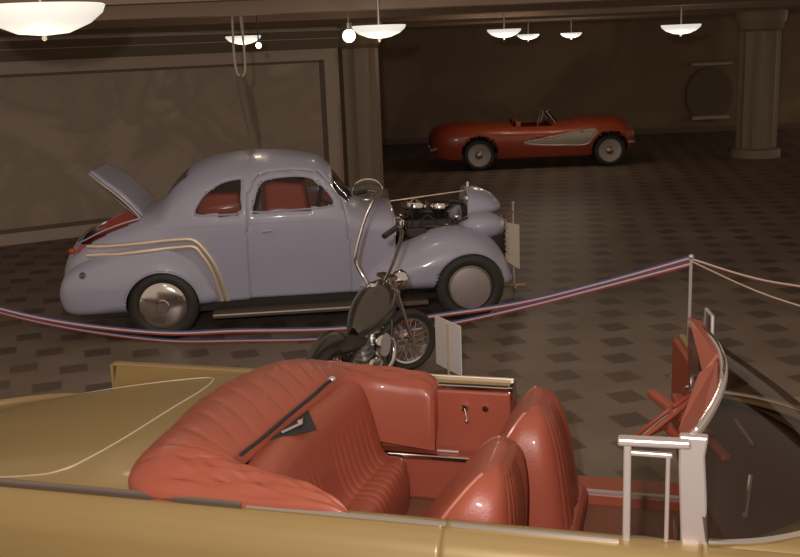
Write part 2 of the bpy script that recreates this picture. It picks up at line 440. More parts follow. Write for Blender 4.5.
t=thing('small_globe_lamp','tiny bright globe bulb beside the bowl lamp over the marble wall','spot lamp',(-1.36,10.6,2.72))
MB().ell((0,0,0),(.03,.03,.03)).build('bulb','bulb',t)
MB().tube([(0,0,.02),(0,0,.3),(0,.0,.4)],.008).build('stem','dark',t)
# hanging cord loop with dark tassel
t=thing('hanging_cord','pale looped cord with a dark tapering tassel hanging from the ceiling','cord',(-1.52,10.3,2.3))
MB().tube(cr([(-.045,0,.82),(-.05,0,.55),(-.055,0,.32),(-.04,0,.17),(0,0,.12),(.04,0,.17),(.05,0,.32),(.045,0,.55),(.03,0,.82)],5),.012).build('cord_loop','clear',t)
MB().tube([(-.02,0,.13),(-.0,0,-.05),(.03,0,-.25),(.05,0,-.4),(.055,0,-.5)],[.035,.038,.034,.03,.01],10,flat=.6).build('tassel','tasselm',t)

# ------------------------------------------------------------------ BLUE COUPE
BR=math.radians(11)
def fr2w(o,ang,u,v,z=0):
    a=math.radians(ang); return (o[0]+u*math.cos(a)-v*math.sin(a),o[1]+u*math.sin(a)+v*math.cos(a),z)
car=thing('vintage_coupe','pale blue rounded vintage coupe with open trunk and hoodless engine bay, by the marble wall','car',fr2w((-2.27,9.27),4.68,0,.78),4.68)
prof=[(-1.02,.42,.52,.62,.20,.24,2.2),(-.98,.36,.55,.74,.34,.40,2.3),(-.88,.31,.60,.89,.46,.52,2.4),(-.72,.31,.68,1.00,.55,.60,2.5),(-.42,.31,.80,1.12,.62,.66,2.5),(-.17,.31,.90,1.19,.66,.69,2.5),
 (.00,.32,.95,1.27,.67,.70,2.4),(.14,.32,.98,1.45,.68,.71,2.35),(.28,.32,1.0,1.56,.68,.72,2.3),(.52,.32,1.0,1.65,.69,.73,2.3),(.97,.33,1.0,1.69,.69,.74,2.4),(1.36,.33,1.0,1.65,.69,.73,2.5),(1.60,.33,1.0,1.565,.68,.72,2.6),
 (1.76,.33,.98,1.36,.67,.71,2.6),(1.89,.33,.94,1.19,.66,.69,2.6),(2.02,.33,.92,1.14,.64,.665,2.4),(2.26,.33,.91,1.10,.61,.635,2.4)]
xs=[-1.02+i*.02755 for i in range(120)]
qwin=smoothpoly([(.38,1.18),(.37,1.24),(.46,1.36),(.62,1.455),(.79,1.485),(.815,1.46),(.805,1.32),(.79,1.185),(.57,1.17)],5)
dwin=smoothpoly([(.915,1.185),(.92,1.27),(.97,1.41),(1.06,1.47),(1.30,1.485),(1.48,1.455),(1.59,1.37),(1.665,1.27),(1.675,1.215),(1.61,1.19),(1.24,1.18)],5)
door=[(.82,.34),(.83,.6),(.84,1.0),(.855,1.32),(.94,1.49),(1.06,1.535),(1.30,1.54),(1.54,1.51),(1.65,1.40),(1.76,1.23),(1.80,1.0),(1.81,.6),(1.81,.335)]
out,BY=shell(xs,prof,22,26,[('quarter_glass',qwin,(-1,1)),('door_glass',dwin,(-1,1)),('door',door,(-1,1))],
  [('windshield',lambda x,y,z:1.67<x<1.89 and y<.57 and z>1.21 and not y<.012),('trunk_opening',lambda x,y,z:-.80<x<-.19 and z>.9 and y<.50),('rear_glass',lambda x,y,z:.04<x<.27 and z>1.32 and y<.36)],.013)
out[('body',0)].build('body','blue',car,solid=.012)
for (nm,sg),mb in out.items():
    if nm in('body','trunk_opening'): continue
    if nm=='door':
        mb.build('door','blue',car,solid=.012)
    elif nm in('quarter_glass','door_glass','rear_glass','windshield'):
        mb.build(nm,'glass',car)
def on(x,z,sg,off=.004): return (x,sg*(BY(x,z)+off),z)
for sg in(-1,1):
    MB().tube([on(x,z,sg,.002) for x,z in qwin],.009,6,True).build('window_trim','blue' if sg>0 else 'blue',car)
    MB().tube([on(x,z,sg,.002) for x,z in dwin],.009,6,True).build('window_trim','blue',car)
    s=MB().tube([on(x,z,sg,-.001) for x,z in [(v.x,v.y) for v in cr([(a,b,0) for a,b in door],5)]],.0035,5); s.build('door_seam','seam',car)
    MB().tube([on(-.2+i*.1,1.055+.02*math.sin(i*.14),sg,.002) for i in range(22)],.006,6).build('belt_moulding','blue',car)
    MB().tube([on(.47+i*.06,z+.02,sg,.004) for i,z in enumerate([1.47,1.495,1.515,1.53,1.54,1.55,1.555,1.56,1.56,1.56,1.558,1.553,1.545,1.535,1.52,1.50,1.47,1.43,1.37])],.006,6).build('drip_rail','blue',car)
    MB().tube([on(.985,1.0,sg,.035),on(1.08,1.0,sg,.04)],.010,8).tube([on(.99,1.0,sg,0),on(.99,1.0,sg,.035)],.008,8).build('door_handle','chrome',car)
# chrome reflections post of the quarter window
# fenders
rf=smoothpoly([(-.90,.27),(-.985,.38),(-.985,.52),(-.90,.67),(-.70,.78),(-.38,.88),(-.03,.915),(.21,.87),(.40,.72),(.51,.50),(.54,.33),(.2,.29),(-.5,.26)],5)
ff=smoothpoly([(1.84,.33),(1.87,.46),(2.02,.59),(2.26,.715),(2.53,.835),(2.78,.895),(3.01,.875),(3.20,.78),(3.33,.62),(3.41,.43),(3.42,.32),(3.2,.285),(2.5,.31)],5)
ra=circ((0,.325),.352,64); fa=circ((2.96,.325),.352,64)
for sg in(-1,1):
    mb,Yr=fender(rf,(-.18,.44),.58,.29,sg,ra,p=3.2,q=.5); mb.build('rear_fender','blue',car,solid=.01)
    l=arch_lip(ra,Yr,sg,.48,.28,rf); l.build('rear_wheel_well','dark',car)
    mb,Yf=fender(ff,(2.80,.48),.42,.44,sg,fa,p=3.4,q=.42); mb.build('front_fender','blue',car,solid=.01)
    l=arch_lip(fa,Yf,sg,.46,.36,ff); l.build('front_wheel_well','dark',car)
    MB().tube([(a[0],sg*(Yr(*a)+.002),a[1]) for a in ra if a[1]>.27 and inpoly(a,rf)] if 0 else [(0+.352*math.cos(t),sg*(Yr(.352*math.cos(t),.325+.352*math.sin(t))),.325+.352*math.sin(t)) for t in [PI*(-.03+1.06*k/30) for k in range(31)]],.008,6).build('arch_bead','blue',car)
    wheel(car,(0,sg*.735,.34),.34,.19,sg,.235,'dome'); wheel(car,(2.96,sg*.735,.34),.34,.19,sg,.215,'disc')
    # running board
    MB().prism([(.46,sg*.60),(.46,sg*.85),(2.0,sg*.85),(2.55,sg*.80),(2.55,sg*.60)],'z',.19,.235).build('running_board','sill',car,False,.01)
    MB().tube([(.47,sg*.855,.225),(2.0,sg*.855,.225)],.007,6).build('board_trim','brass',car)
    # twin bars over the rear fender
    for k,dz in((0,.015),(1,-.058)):
        off=.895 if sg<0 else .895
        yy=lambda x,z:max(BY(x,z),Yr(x,z) if inpoly((x,z),rf) else 0)+.018
        pts=cr([(-.70,0,.885+dz),(-.45,0,.90+dz),(-.1,0,.925+dz*1.0),(.2,0,.94+dz),(.33,0,.93+dz*.9),(.42-k*.025,0,.84+dz*.7),(.51-k*.045,0,.69+dz*.3),(.565-k*.055,0,.52),(.61-k*.06,0,.33)],4)
        MB().tube([(p.x,sg*yy(p.x,p.z),p.z) for p in pts],.023,8).build('side_bar','brass',car)
    MB().lathe([(0,.03),(.025,.028),(.032,.012),(.034,0)],(-.3,sg,0),(-.72,sg*(Yr(-.72,.67)),.67),20).build('fuel_cap','steel',car)
    MB().ell((-.86,sg*.50,.86),(.035,.03,.03)).build('tail_lamp','tail',car)
# underbody
MB().bx((-.85,-.55,.2),(2.4,.55,.3)).build('floor_pan','dark',car,False)
MB().bx((2.35,-.36,.22),(3.3,-.28,.34)).bx((2.35,.28,.22),(3.3,.36,.34)).bx((3.22,-.4,.25),(3.3,.4,.35)).build('chassis_rail','dark',car,False,.01)
MB().tube([(0,-.66,.34),(0,.66,.34)],.045).ell((0,0,.34),(.14,.14,.13)).build('axle','dark',car)
MB().tube([(2.96,-.66,.34),(2.96,.66,.34)],.035).build('axle','dark',car)
# trunk: red lining and raised lid
tr=MB(); 
tr.bx((-.74,-.49,.55),(-.14,.49,.58)); tr.bx((-.14,-.49,.55),(-.125,.49,1.13)); tr.bx((-.76,-.49,.58),(-.745,.49,.87))
tr.bx((-.74,-.505,.55),(-.14,-.49,.90))
tr.prism([(-.74,.58),(-.14,.58),(-.13,1.145),(-.4,1.085),(-.74,.94)],'y',.485,.5)
tr.v=[(x-.055,y,z) for x,y,z in tr.v]; tr.build('trunk_lining','bred',car,False)
rim=cr([(-.185,.50,1.142),(-.35,.50,1.105),(-.55,.50,1.04),(-.74,.49,.955),(-.82,.44,.925)],5)
MB().tube(rim,.011,6).tube([(-.82,.44,.925),(-.82,.2,.95),(-.82,-.2,.95),(-.82,-.44,.925)],.011,6).tube([(p.x,-p.y,p.z) for p in rim],.008,6).build('trunk_rim','satin',car)
def lid(u,v):
    s=u; w=.47*(1-.25*max(0,s-.7)/.3)
    if s<=0: s=0
    x=-.17-.47*s; z=1.15+.45*s**.9+.03*math.sin(PI*s)
    y=(v*2-1)*w; crown=.012*(1-(v*2-1)**2)
    return (x+crown*.75,y,z+crown*.5)
MB().grid(lid,18,14).build('trunk_lid','blue',car,solid=.03)
MB().tube([(lid(i/17,0)[0]-.012,lid(i/17,0)[1]-.01,lid(i/17,0)[2]-.018) for i in range(18)],.008,6).build('lid_edge_trim','satin',car)
MB().tube([(-.2,-.42,1.12),(-.42,-.43,1.34)],.008).build('lid_hinge','steel',car)
# bumper stubs low, rear
# interior
def seatback(x,z0,z1,lean,name,mt,yw=.58,th=.14,tuft=0):
    def fn(u,v):
        a=2*PI*u; n=.6
        cx=math.copysign(abs(math.cos(a))**n,math.cos(a)); cy=math.copysign(abs(math.sin(a))**n,math.sin(a))
        k=math.sin(PI*min(1,max(0,.5+v*.5)))**.4 if v<1 else 0
        z=z0+(z1-z0)*v; s=max(.0,1-v**8)**.35
        return (x-lean*v+cx*th/2*(.6+.4*s)*(s if v>.9 else 1),cy*yw*(s if v>.9 else 1)**.3*(1 if v<1 else .9),z)
    return MB().grid(fn,40,16,0,True).add([fn(i/40,1) for i in range(40)],[tuple(range(40))])
MB().prism([(.36,.5),(.34,1.30),(.40,1.36),(.78,1.34),(.84,.5)],'y',-.56,.56).build('rear_seat','bred',car,True,.04,seg=3)
MB().prism([(1.06,.45),(1.00,1.42),(1.10,1.44),(1.40,1.40),(1.50,.45)],'y',-.54,.54).build('front_seat','bred',car,True,.04,seg=3)
MB().bx((1.35,-.57,.42),(1.85,.57,.58)).build('seat_cushion','bred',car,False,.04)
MB().bx((.92,.62,.5),(1.70,.635,1.15)).build('door_card','bred',car,False)
MB().bx((.22,-.5,1.14),(.50,.5,1.16)).build('parcel_shelf','bred',car,False)
MB().bx((1.8,-.6,.87),(1.9,.6,1.10)).build('dashboard','blue',car,False,.02)
MB().tube([(1.54+.05*math.sin(a),.34+.2*math.cos(a),1.12+.18*math.sin(a)) for a in [2*PI*k/28 for k in range(28)]],.012,8,True).tube([(1.54,.34,1.12),(1.84,.34,.95)],.018).build('steering_wheel','dark',car)
# cowl firewall
before0=set(o.name for o in bpy.data.objects)
MB().prism([(-.60,.3),(.60,.3),(.62,.85),(.50,.99),(.2,1.03),(-.2,1.03),(-.50,.99),(-.62,.85)],'x',2.385,2.40).build('firewall','blue',car,False)
MB().tube([(2.40,y,z) for y,z in[(-.63,.80),(-.58,.92),(-.45,.995),(-.2,1.03),(.2,1.03),(.45,.995),(.58,.92)]],.012,6).build('cowl_bead','satin',car)
MB().bx((1.99,-.667,.76),(2.025,-.655,.86)).build('cowl_badge','dark',car,False)
MB().bx((2.09,-.66,.76),(2.135,-.645,.88)).build('cowl_badge','tail',car,False)
# engine
eng=MB().bx((2.5,-.2,.45),(3.08,.2,.76)); eng.bx((2.46,-.12,.5),(2.5,.12,.8)); eng.bx((2.55,-.26,.40),(3.0,.26,.5)); eng.build('engine_block','dark',car,False,.02)
for sg in(-1,1):
    MB().box((2.78,sg*.2,.80),(.5,.12,.1),RX(sg*.6)).build('valve_cover','dark',car,False,.02)
    MB().tube(cr([(2.55,sg*.27,.66),(2.6,sg*.36,.60),(2.75,sg*.38,.52),(2.5,sg*.4,.42),(2.42,sg*.38,.36)],5),.028).tube(cr([(2.75,sg*.27,.66),(2.78,sg*.35,.58),(2.6,sg*.4,.45)],5),.024).tube(cr([(2.97,sg*.27,.66),(3.0,sg*.36,.58),(2.8,sg*.4,.47)],5),.024).build('exhaust_header','steel',car)
MB().lathe([(0,.08),(.03,.075),(.05,.06),(.13,.055),(.14,.04),(.14,.0),(.12,-.02),(.05,-.03),(.04,-.12)],c=(2.66,0,.97)).build('air_cleaner','chrome',car)
MB().lathe([(0,.06),(.1,.055),(.11,.04),(.11,.0),(.09,-.02),(.04,-.1)],c=(2.92,-.02,.95)).build('air_cleaner','chrome',car)
MB().lathe([(0,.12),(.05,.12),(.055,.1),(.055,0)],c=(2.48,-.33,.78)).build('canister','chrome',car)
MB().lathe([(0,.02),(.07,.018),(.075,-.018),(0,-.02)],(1,0,0),(3.1,-.12,.8)).lathe([(0,.02),(.06,.018),(.065,-.018),(0,-.02)],(1,0,0),(3.1,.1,.62)).build('pulley','satin',car)
fan=MB()
for k in range(4): fan.box((3.14,.0+.1*math.sin(k*PI/2+.4),.74+.1*math.cos(k*PI/2+.4)),(.01,.07,.16),RX(-(k*PI/2+.4))@RZ(.4))
fan.build('fan','satin',car,False)
MB().bx((3.18,-.27,.42),(3.25,.27,1.0)).build('radiator','dark',car,False,.01)
MB().bx((3.17,-.29,.98),(3.26,.29,1.04)).bx((3.17,-.29,.42),(3.26,-.27,1.0)).lathe([(0,.03),(.03,.03),(.035,0)],c=(3.2,-.1,1.04)).build('radiator_shroud','satin',car,False,.01)
MB().tube(cr([(2.95,.05,.92),(3.05,.03,1.0),(3.17,0,.98)],6),.028).build('radiator_hose','black',car)
MB().tube(cr([(2.44,-.5,.83),(2.6,-.48,.77),(2.75,-.3,.92),(2.9,-.45,.83),(3.15,-.42,.9)],6),.012).tube(cr([(2.44,-.4,.95),(2.55,-.35,.93),(2.62,-.2,1.02)],6),.014).build('hose','black',car)
MB().box((2.62,-.46,.79),(.2,.12,.09)).box((2.56,-.46,.87),(.05,.05,.08)).build('brake_cylinder','dark',car,False,.012)
MB().box((2.44,-.45,.93),(.06,.1,.05)).build('chrome_fitting','chrome',car,False,.01)
for q_ in ((2.95,-.4,.82),(3.05,-.36,.9),(2.5,-.16,.9)): MB().ell(q_,(.035,.03,.035)).build('chrome_fitting','chrome',car)
MB().tube([(2.41,0,1.04),(2.75,0,1.07),(3.2,0,1.11)],.007).build('hood_centre_rod','brass',car)
# inner fender aprons
for sg in(-1,1): MB().prism([(2.42,.3),(2.42,.60),(2.7,.72),(3.3,.76),(3.3,.3)],'y',sg*.47,sg*.46).build('inner_apron','blue',car,False)
# nose piece
def nose(u,v):
    a=PI*(v-.5); x=3.18+.37*u
    w=(.33*(1-u**3.5)**.5 if u<1 else 0); top=1.145-.13*u**2-.06*u**8; bot=.90+.035*u
    zc=(top+bot)/2 if False else bot
    n=.75
    return (x,w*math.copysign(abs(math.sin(a))**n,math.sin(a)),bot+(top-bot)*abs(math.cos(a))**n)
MB().grid(nose,22,24).build('nose_panel','blue',car,solid=.014)
def nose2(u,v):
    a=PI*(v-.5); x=3.22+.38*u; w=.28*(1-u**2.4)**.5 if u<1 else 0; n=.7
    return (x,w*math.copysign(abs(math.sin(a))**n,math.sin(a)),.40+(.46-.04*u)*abs(math.cos(a))**n)
MB().grid(nose2,18,20).build('grille_shell','dark',car,solid=.01)
for sg in(-1,1):
    MB().ell((3.30,sg*.36,.80),(.24,.16,.135),24,14).build('headlamp_pod','blue',car)
    MB().lathe([(0,.03),(.07,.02),(.095,0),(.1,-.02)],(1,0,0),(3.50,sg*.36,.80)).build('headlamp','satin',car)
for k in range(7): MB().tube([(3.60-.002*k,-.16+.0*k,.46+k*.055),(3.60-.002*k,.16,.46+k*.055)],.008).build('grille_bar','satin',car)
MB().lathe([(0,.06),(.015,.05),(.02,.02),(.03,0)],c=(3.22,0,1.15),n=12).build('hood_ornament','chrome',car)

for o_ in list(bpy.data.objects):
    if o_.name not in before0 and o_.type=='MESH': o_.data.transform(Matrix.Translation((-.14,0,.065)))
# ------------------------------------------------------------------ RED SPORTS CAR far
vc=thing('sports_roadster','low red open sports roadster with pale side cove, parked far back in the dark hall','car',(1.77,20.91+.78,0),-.6)
vp=[(-1.02,.42,.60,.68,.30,.42,2.5),(-.95,.34,.62,.82,.55,.66,2.8),(-.7,.26,.62,.93,.74,.84,3),(-.3,.24,.62,.97,.78,.88,3),(.2,.24,.62,.96,.78,.88,3),(.7,.24,.62,.93,.77,.86,3),(1.3,.24,.62,.91,.77,.85,3),(1.9,.24,.62,.93,.77,.86,3),(2.4,.25,.64,.99,.78,.88,3),(2.8,.27,.64,.99,.78,.88,3),(3.1,.32,.62,.92,.72,.82,2.8),(3.25,.40,.60,.80,.5,.66,2.6),(3.31,.48,.58,.70,.35,.45,2.5)]
xs=[-1.02+i*.0433 for i in range(101)]
a1=circ((0,.34),.385,40); a2=circ((2.72,.34),.385,40)
cove=smoothpoly([(.92,.56),(1.3,.50),(1.8,.48),(2.2,.48),(2.33,.60),(2.42,.78),(2.1,.765),(1.7,.70),(1.3,.63)],4)
o2,VY=shell(xs,vp,14,14,[('arch_a',a1,(-1,1)),('arch_b',a2,(-1,1)),('cove',cove,(-1,1))],[('cockpit',lambda x,y,z:.72<x<1.55 and y<.62 and z>.8)],.02)
for (nm,sg),mb in o2.items():
    if nm=='body': mb.build('body','vred',vc,solid=.012)
    elif nm=='cove':
        mb.build('side_cove','vwhite',vc,solid=.01)
        MB().tube([(x,sg*(VY(x,z)+.004),z) for x,z in cove],.012,6,True).build('cove_trim','satin',vc)
for sg in(-1,1):
    wheel(vc,(0,sg*.72,.33),.33,.18,sg,.235,'white'); wheel(vc,(2.72,sg*.72,.33),.33,.18,sg,.235,'white')
    arch_lip(a1,VY,sg,.5,.28).build('wheel_well','dark',vc); arch_lip(a2,VY,sg,.5,.28).build('wheel_well','dark',vc)
    MB().ell((3.12,sg*.62,.76),(.08,.09,.09)).build('headlamp','satin',vc)
    MB().tube([(-1.0,sg*.2,.45),(-1.0,sg*.78,.47),(-.9,sg*.82,.5)],.03).build('rear_bumper','satin',vc)
    MB().tube([(3.3,sg*.25,.45),(3.26,sg*.6,.47),(3.1,sg*.8,.5)],.03).build('front_bumper','satin',vc)
MB().bx((-.6,-.5,.24),(2.9,.5,.34)).build('floor_pan','dark',vc,False)
MB().bx((.85,-.6,.45),(1.5,.6,.55)).bx((.78,-.6,.45),(.9,-.08,.98)).bx((.78,.08,.45),(.9,.6,.98)).build('seat','redd',vc,False,.03)
ws=lambda u,v:(1.62-.2*v+.12*math.cos((u-.5)*PI),(u-.5)*1.25,.92+.25*v)
MB().grid(ws,14,6).build('windshield','glass',vc)
MB().tube([ws(i/13,1) for i in range(14)],.012,6).tube([ws(0,0),ws(0,1)],.012).tube([ws(1,0),ws(1,1)],.012).build('windshield_frame','satin',vc)
MB().tube([(1.42+.06*math.sin(a),.3+.19*math.cos(a),.96+.18*math.sin(a)) for a in [2*PI*k/24 for k in range(24)]],.012,6,True).build('steering_wheel','vwhite',vc)

# ------------------------------------------------------------------ GOLD CONVERTIBLE
gc=thing('convertible','gold convertible with red vinyl interior and folded red top cover, filling the foreground','car',fr2w((-.68,3.74),-16,0,0),-16)
# outer side skins: near (y<0) and far
def side(near):
    s=1 if near else -1; y0=0 if near else 1.6
    def fn(u,v):
        x=-2.55+u*6.2
        P=[(0.03,.90),(.0,.905),(-.05,.895),(-.10,.85),(-.13,.78),(-.145,.68),(-.15,.55),(-.145,.42),(-.12,.3),(-.08,.24)]
        k=v*(len(P)-1); i=min(int(k),len(P)-2); t=k-i; y=P[i][0]*(1-t)+P[i+1][0]*t; z=P[i][1]*(1-t)+P[i+1][1]*t
        tap=max(0,(-x-1.9)/.65)**2*.25+max(0,(x-2.9)/.75)**2*.25
        return (x,y0+s*(y+tap),z-.05*max(0,(-x-2.0)))
    return fn
def cutmb(fn,nu,nv,keep):
    mb=MB(); 
    P=[[fn(i/nu,j/nv) for j in range(nv+1)] for i in range(nu+1)]
    for i in range(nu):
        for j in range(nv):
            ps=[P[i][j],P[i+1][j],P[i+1][j+1],P[i][j+1]]; c=[sum(p[a] for p in ps)/4 for a in range(3)]
            if keep(c): mb.add(ps,[(0,1,2,3)])
    return mb
inarch=lambda c: math.hypot(c[0]-2.55,c[2]-.34)>.39
nd=lambda c:.86<c[0]<1.80 and c[2]>.33
cutmb(side(True),310,27,lambda c:inarch(c) and not nd(c)).build('near_body_side','gold',gc,solid=.01)
cutmb(side(True),310,27,lambda c:nd(c)).build('near_door','gold',gc,solid=.012)
cutmb(side(False),310,27,lambda c:inarch(c) and not nd(c) and c[0]>-1.55 or (inarch(c) and c[0]<=-1.55 and c[2]<.62)).build('far_body_side','gold',gc,solid=.01)
# rear fins ends and inner faces
MB().prism([(-1.58,.60),(-1.50,.905),(-.62,.90),(-.62,.60)],'y',1.555,1.575).prism([(1.56,.60),(1.74,.60),(1.73,.80),(1.66,.90),(1.56,.905)],'x',-1.55,-1.53).build('rear_fin','gold',gc,False)
MB().prism([(-2.5,.60),(-2.5,.86),(-1.9,.90),(-.62,.90),(-.62,.60)],'y',.03,.045).build('rear_fin','gold',gc,False)
# deck and trunk lid
def deck(u,v):
    x=-2.45+u*2.2; y=.045+v*1.51
    r=max(0,(-.75-x)); z=.915-.06*r-.055*r*r
    e=abs(v*2-1); z+= .028*(1-e**2)-(.030+.05*r)*(e**6)*(1 if True else 0)
    if v>.5: z-=.10*r*(v-.5)*1.0
    return (x,y,z)
MB().grid(deck,60,40).build('rear_deck','gold',gc,solid=.01)
# lid seam line (pale bead)
sp=cr([(-2.4,.15,0),(-1.6,.14,0),(-1.1,.13,0),(-.94,.17,0),(-.86,.28,0),(-.80,.5,0),(-.76,.85,0),(-.74,1.15,0),(-.78,1.36,0),(-.9,1.44,0),(-1.4,1.44,0),(-2.4,1.42,0)],8)
MB().tube([(p.x,p.y,deck((p.x+2.45)/2.2,(p.y-.045)/1.51)[2]+.004) for p in sp],.006,6).build('trunk_lid_seam_bead','brass',gc)
# tail panel
MB().prism([(.05,.35),(1.55,.35),(1.55,.62),(1.4,.66),(.8,.72),(.2,.70),(.05,.66)],'x',-2.47,-2.44).build('tail_panel','gold',gc,False)
MB().tube(cr([(-2.3,-.16,.42),(-2.6,.05,.42),(-2.66,.8,.42),(-2.6,1.55,.42),(-2.3,1.76,.42)],6),.05,10).build('rear_bumper','chrome',gc)
# chrome belt strips
MB().tube([(-2.4,-.028,.885),(-1.9,-.028,.905),(-.6,-.028,.915),(.02,-.028,.915)],.022,8,flat=.7).build('belt_moulding','steel',gc)
MB().tube([(.04,-.03,.912),(.5,-.03,.912),(.86,-.03,.912)],.012,8).build('belt_moulding','chrome',gc)
MB().tube([(.88,-.03,.912),(1.5,-.03,.912)],.012,8).build('door_belt_moulding','chrome',gc)
# far quarter: dark block as the window slot's shade, with chrome edges
MB().bx((.42,1.56,.86),(.85,1.60,.905)).build('far_window_slot_shade','seam',gc,False)
MB().bx((.30,1.625,.90),(.85,1.645,.925)).build('far_belt_moulding','brass',gc,False,.004)
MB().bx((.42,1.52,.885),(.86,1.545,.91)).bx((.835,1.52,.84),(.86,1.64,.912)).build('far_window_channel','chrome',gc,False,.004)
# interior tub
MB().bx((-.6,.03,.26),(2.1,1.57,.30)).build('floor_carpet','redcarpet',gc,False)
MB().bx((.28,.78,.30),(1.9,.94,.40)).build('tunnel','redcarpet',gc,False,.04)
MB().bx((-.1,1.50,.30),(.85,1.53,.885)).bx((.83,1.50,.30),(.85,1.72,.88)).build('far_side_panel','red',gc,False,.01)
MB().bx((.12,1.38,.30),(.85,1.50,.555)).build('far_armrest_box','red',gc,False,.02)
MB().bx((.02,1.362,.54),(.84,1.392,.567)).build('far_panel_strip','chrome',gc,False,.005)
MB().bx((.84,1.50,.24),(1.86,1.72,.36)).build('far_sill','red',gc,False,.01)
MB().bx((.9,1.50,.36),(1.8,1.53,.372)).build('far_sill_plate','satin',gc,False)
MB().bx((-.1,.03,.30),(.86,.06,.86)).build('near_side_panel','red',gc,False)
MB().bx((.87,-.03,.33),(1.79,.02,.88)).build('near_door_panel','red',gc,False,.01)
def crank(x,z):
    MB().lathe([(0,.03),(.018,.028),(.022,.0)],(0,-1,0),(x,1.50,z),14).tube([(x,1.475,z),(x+.015,1.465,z-.06)],.006).ell((x+.015,1.455,z-.062),(.012,.015,.012),10,8).build('window_crank','chrome',gc)
crank(.61,.80); MB().lathe([(0,.02),(.016,.018),(.02,0)],(0,-1,0),(.72,1.50,.80),14).build('ash_tray_knob','chrome',gc)
MB().box((.52,1.45,.562),(.12,.02,.012)).build('seat_side_pull','satin',gc,False,.003)
# folded top cover
O=cr([(.46,-.03,.92),(.2,-.035,.93),(-.15,-.035,.93),(-.44,-.03,.93),(-.57,.12,.94),(-.60,.5,.95),(-.62,.8,.96),(-.58,1.1,.96),(-.46,1.36,.96),(-.28,1.53,.95),(0,1.62,.94),(.25,1.62,.93),(.46,1.60,.92)],8)
I=cr([(.45,.04,.90),(.30,.11,.94),(.12,.15,.97),(-.04,.17,.99),(-.10,.21,1.0),(-.085,.42,1.0),(-.06,.7,1.01),(-.03,.95,1.02),(-.01,1.12,1.03),(.03,1.28,1.0),(.14,1.36,.96),(.30,1.39,.93),(.46,1.40,.91)],8)
NB=len(O)
def boot(i,t):
    a,b=O[i],I[i]; s=i/(NB-1); p=a.lerp(b,t)
    back=math.exp(-((s-.5)/.22)**4)
    h=.055+.085*back+(.05 if s>.75 else 0)
    p.z+=h*math.sin(PI*min(1,max(0,t)))**.6*(1-.25*t)
    # drape of outer edge
    # pleats: slanted ridges across the back roll
    q=(s*26+t*3.0)
    p.z-=.010*back*max(0,math.cos(2*PI*q))**10*math.sin(PI*t)
    # folds on the near arm / corner, running along the arm
    fo=math.exp(-((s-.14)/.12)**2)
    p.z+=.015*fo*math.sin(PI*t)*math.sin(t*17+s*25)+.008*fo*math.sin(t*31-s*40)*math.sin(PI*t)
    fo2=math.exp(-((s-.87)/.1)**2); p.z+=.012*fo2*math.sin(PI*t)*math.sin(t*15-s*22)
    return p
mb=MB(); nt_=40; rows=[]
O2=[]
fine=260
def interp(L,s):
    k=s*(len(L)-1); i=min(int(k),len(L)-2); return L[i].lerp(L[i+1],k-i)
Of,If=O,I
def bootp(s,t):
    a,b=interp(O,s),interp(I,s); p=a.lerp(b,t)
    back=math.exp(-((s-.5)/.25)**4)
    h=.05+.085*back+(.0*min(1,max(0,(s-.70)/.1)))-(.0)
    p.z+=h*math.sin(PI*t)**.6*(1-.2*t)
    w=max(0,math.cos(PI*(s*26+t*2.6)))**1
    pl=abs(math.sin(PI*(s*24+t*2.2)))
    p.z-=.012*back*(1-pl)**4*min(1,4*t*(1-t)*2)
    e=math.sin(PI*t)
    fo=math.exp(-((s-.15)/.13)**2)
    p.z+=fo*e*(.014*math.sin(t*16+s*30)+.007*math.sin(t*33-s*46)+.006*math.sin(s*90+t*8))
    fo2=math.exp(-((s-.86)/.12)**2); p.z+=fo2*e*(.010*math.sin(t*14-s*30)+.005*math.sin(t*29+s*50))
    if s>.955: p.z-=.05*((s-.955)/.045)**2
    if s<.05: p.z-=.04*((.05-s)/.05)**2
    return p
for i in range(fine+1):
    s=i/fine; row=[]
    a=interp(O,s); row.append((a.x,a.y,a.z-.05))
    for j in range(nt_+1): row.append(tuple(bootp(s,j/nt_)))
    b=interp(I,s); dz=.33 if s>.80 else (.22 if s<.28 else .05)
    row.append((b.x+(0.01),b.y+(-.012 if s>.7 else .0),b.z-.04)); row.append((b.x,b.y,b.z-dz))
    rows.append(row)
nz=len(rows[0]); vs=[p for r in rows for p in r]; fs=[(i*nz+j,(i+1)*nz+j,(i+1)*nz+j+1,i*nz+j+1) for i in range(fine) for j in range(nz-1)]
fs.append(tuple(fine*nz+j for j in range(nz)))
fs.append(tuple(nz-1-j for j in range(nz)))
mb.add(vs,fs); bo=mb.build('folded_top_cover','red',gc)
# dark strip painted as the shade in the inner slit
MB().tube([tuple(Vector(interp(I,.345+.345*k/30))+Vector((.006,0,.012))) for k in range(31)],.009,6).build('cover_slit_shade','seam',bo)
MB().ell((.0,1.14,1.045),(.02,.02,.015)).build('cover_snap','satin',bo)
# dark plate draws the shade of the gap, with chrome hinge
MB().prism([(-.06,.46),(-.02,.84),(.10,.62)],'z',.985,.992).build('top_frame_gap_shade','seam',gc,False)
MB().tube([(-.03,.52,1.0),(.03,.62,1.01),(-.01,.74,1.0)],.008).ell((.02,.63,1.01),(.016,.016,.016)).build('top_frame_hinge','chrome',gc)
